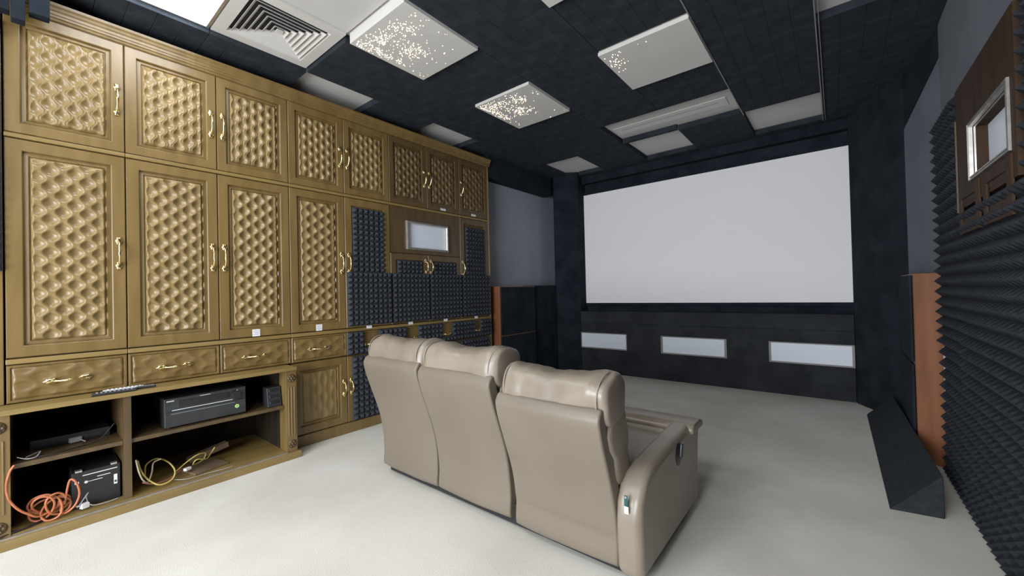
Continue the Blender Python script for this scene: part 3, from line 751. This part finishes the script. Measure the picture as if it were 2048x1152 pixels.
for k in range(3):
    a,b = SA[k], SB[k]; zt = ZT[k]; dz = zt+.33
    yo = [0,.0,-.012][k]
    rear = [(1.192+yo,zt-.012),(1.183+yo,zt-.035),(1.190+yo,zt-.075),(1.207+yo,zt-.130),(1.232+yo,zt-.200),(1.262+yo,zt-.285),(1.283+yo,zt-.36),(1.296+yo,zt-.44),(1.300+yo,-.86),(1.297+yo,-.945)]
    front = [(1.345+yo,-.945),(1.350+yo,-.86),(1.350+yo,zt-.44),(1.335+yo,zt-.33),(1.305+yo,zt-.22),(1.265+yo,zt-.13),(1.240+yo,zt-.06),(1.235+yo,zt-.010),(1.222+yo,zt),(1.205+yo,zt)]
    # smooth swept shell, slightly crowned across its width
    prof = rear+front; P = bezier_path([(0,y,z) for y,z in prof+[prof[0]]],4)[:-1]
    m = MB(); nx = 14; n = len(P); vs = []; fs = []
    for i in range(nx+1):
        s = -1+2*i/nx; x = (a+b)/2+(b-a)/2*s
        for p in P:
            crown = .007*(1-s*s)
            y = p.y - (crown if p.y < 1.29+yo+.02 and p.z < zt+.1 else 0)
            wob = .0035*noise.noise(Vector((x*6,p.z*5,k*3.1)))*(1 if p.z < -.6 else .4)
            vs.append((x, y+wob, p.z))
    for i in range(nx):
        for j in range(n): fs.append((i*n+j,i*n+(j+1)%n,(i+1)*n+(j+1)%n,(i+1)*n+j))
    fs += [tuple(range(n-1,-1,-1)), tuple(nx*n+j for j in range(n))]
    m.add(vs,fs); m.build('backrest_shell', LEATHB, S, bevel=.011, seg=4, ang=55)
    # headrest pillow
    pc = (a+b)/2+[ .000,.003,.006][k]
    m = MB(); hw = (b-a)/2+.008; cyp = 1.298+yo; blob(m,pc,cyp,zt+.020,hw,.094,.090,wr=.011,seed=k*5.3,dip=.016,px=9.,pc=2.45)
    h = m.build('headrest_pillow', LEATH, S, smooth=True)
    for sg in (-1,1):
        m = MB(); seam_loop(m,pc+sg*(hw-.034),cyp,zt+.020,.093,.087,a0=0,a1=1,r=.0026,bulge=.006*sg)
        m.build('seam_piping', LEATH, h, smooth=True)
    # lumbar cushion in front of the shell
    m = MB(); blob(m,pc,1.335+yo,zt-.150,(b-a)/2+.004,.082,.168,wr=.016,seed=k*9.7+2,px=9.,pc=2.8,lean=.26)
    m.build('back_cushion', LEATH, S, smooth=True)
    # seat and front roll
    m = MB(); blob(m,pc,1.600,-.700,.236,.260,.062,wr=.004,seed=k+20,px=12.,pc=4.5)
    m.build('seat_cushion', LEATH, S, smooth=True)
    m = MB(); prof = [(1.835,-.76),(1.828,-.66),(1.845,-.618),(1.89,-.600),(1.96,-.602),(2.000,-.622),(2.005,-.66),(1.985,-.80),(1.975,-.945),(1.86,-.945)]
    xb = b+.004 if k < 2 else b+.006
    if k == 2:
        r = MB(); r.prism_x([(1.838,-.640),(1.832,-.615),(1.86,-.598),(1.96,-.597),(2.004,-.612),(2.006,-.642)],a,-.497); r.build('front_roll', LEATH, S, bevel=.012, seg=4, ang=25)
    m.prism_x(prof,a-.002,xb); m.build('footrest_panel', LEATH, S, bevel=.014, seg=4, ang=25)
def arm(x0,x1,outer):
    prof = [(1.275,-.965),(1.268,-.85),(1.268,-.775),(1.278,-.715),(1.305,-.668),(1.350,-.638),(1.42,-.622),(1.55,-.612),(1.75,-.603),(1.93,-.598),(1.985,-.607),(2.000,-.640),(1.985,-.70),(1.970,-.82),(1.955,-.965)]
    prof = [(2.0-(2.0-y)*(1-outer/.73),z) for y,z in prof]
    m = MB(); m.prism_x(prof,x0,x1)
    return m.build('armrest', LEATH, S, bevel=.030, seg=6, ang=60)
arm(-.606,-.512,0); arm(-2.115,-2.020,.10)
MB().box(-2.02,-.60,1.36,1.90,-.93,-.76).build('seat_frame', LEATHB, S, bevel=.006)
MB().box(-1.985,-.535,1.325,1.90,-.985,-.90).build('dark_base', DARKC, S)
for x in (-1.93,-1.30,-.57):
    for y in (1.42,1.86): MB().tube([(x,y,-1),(x,y,-.98)],.022,14).build('foot', BLACKP, S)
# recline lever
m = MB(); m.ellipsoid((-.5125,1.675,-.668),.006,.042,.046,24,8); lv = m.build('lever_cup', BLACKP, S, smooth=True)
m = MB(); m.obox((-.503,1.682,-.655),.012,.020,.055,rx=-.35); m.build('recline_lever', BLACKG, lv, bevel=.005)
# hang tag
tg = MB().obox((-.560,1.2645,-.700),.012,.0016,.036).build('hang_tag', TEAL, S)
m = MB().obox((-.559,1.2640,-.730),.015,.0018,.024).build('tag_label', PAPER, tg)
m = MB().obox((-.5605,1.2630,-.688),.006,.001,.007).build('tag_emblem', LINEG, tg)

# ------------------------------------------------------------------ camera
f_, yaw, pitch, roll = 801.3178, .6805, .011, -.024
cy_, sy_ = math.cos(yaw), math.sin(yaw)
fw_ = Vector((-sy_*math.cos(pitch), cy_*math.cos(pitch), math.sin(pitch)))
r_ = Vector((cy_, sy_, 0)); u_ = r_.cross(fw_)
c_, s_ = math.cos(roll), math.sin(roll)
r2, u2 = c_*r_+s_*u_, -s_*r_+c_*u_
cam = bpy.data.cameras.new('camera'); co = bpy.data.objects.new('camera', cam); C.objects.link(co)
cam.sensor_fit = 'HORIZONTAL'; cam.sensor_width = 36; cam.lens = f_/2048*36; cam.clip_start = .02; cam.clip_end = 50
co.matrix_world = Matrix(((r2.x,u2.x,-fw_.x,0),(r2.y,u2.y,-fw_.y,0),(r2.z,u2.z,-fw_.z,U),(0,0,0,1)))
bpy.context.scene.camera = co
w = bpy.data.worlds.new('world'); bpy.context.scene.world = w; w.use_nodes = True
w.node_tree.nodes['Background'].inputs['Color'].default_value = (.5,.55,.6,1)
w.node_tree.nodes['Background'].inputs['Strength'].default_value = .05
sc = bpy.context.scene
sc.view_settings.view_transform = 'Standard'; sc.view_settings.exposure = 0.25; sc.view_settings.gamma = 1.12
# added fill light in front of the back wall, far behind the viewer
al = bpy.data.lights.new('doorway_daylight','AREA'); al.shape = 'RECTANGLE'; al.size = 2.2; al.size_y = 2.0; al.energy = 205; al.color = (.93,.96,1.0)
ao = bpy.data.objects.new('doorway_daylight', al); C.objects.link(ao); ao.location = W((-.9,YB+.03,.1)); ao.rotation_euler = (PI/2,0,0)
# (an area light shines along its -Z, which this turns to face +Y)
sc.cycles.max_bounces = 10; sc.cycles.diffuse_bounces = 6; sc.cycles.sample_clamp_indirect = 6
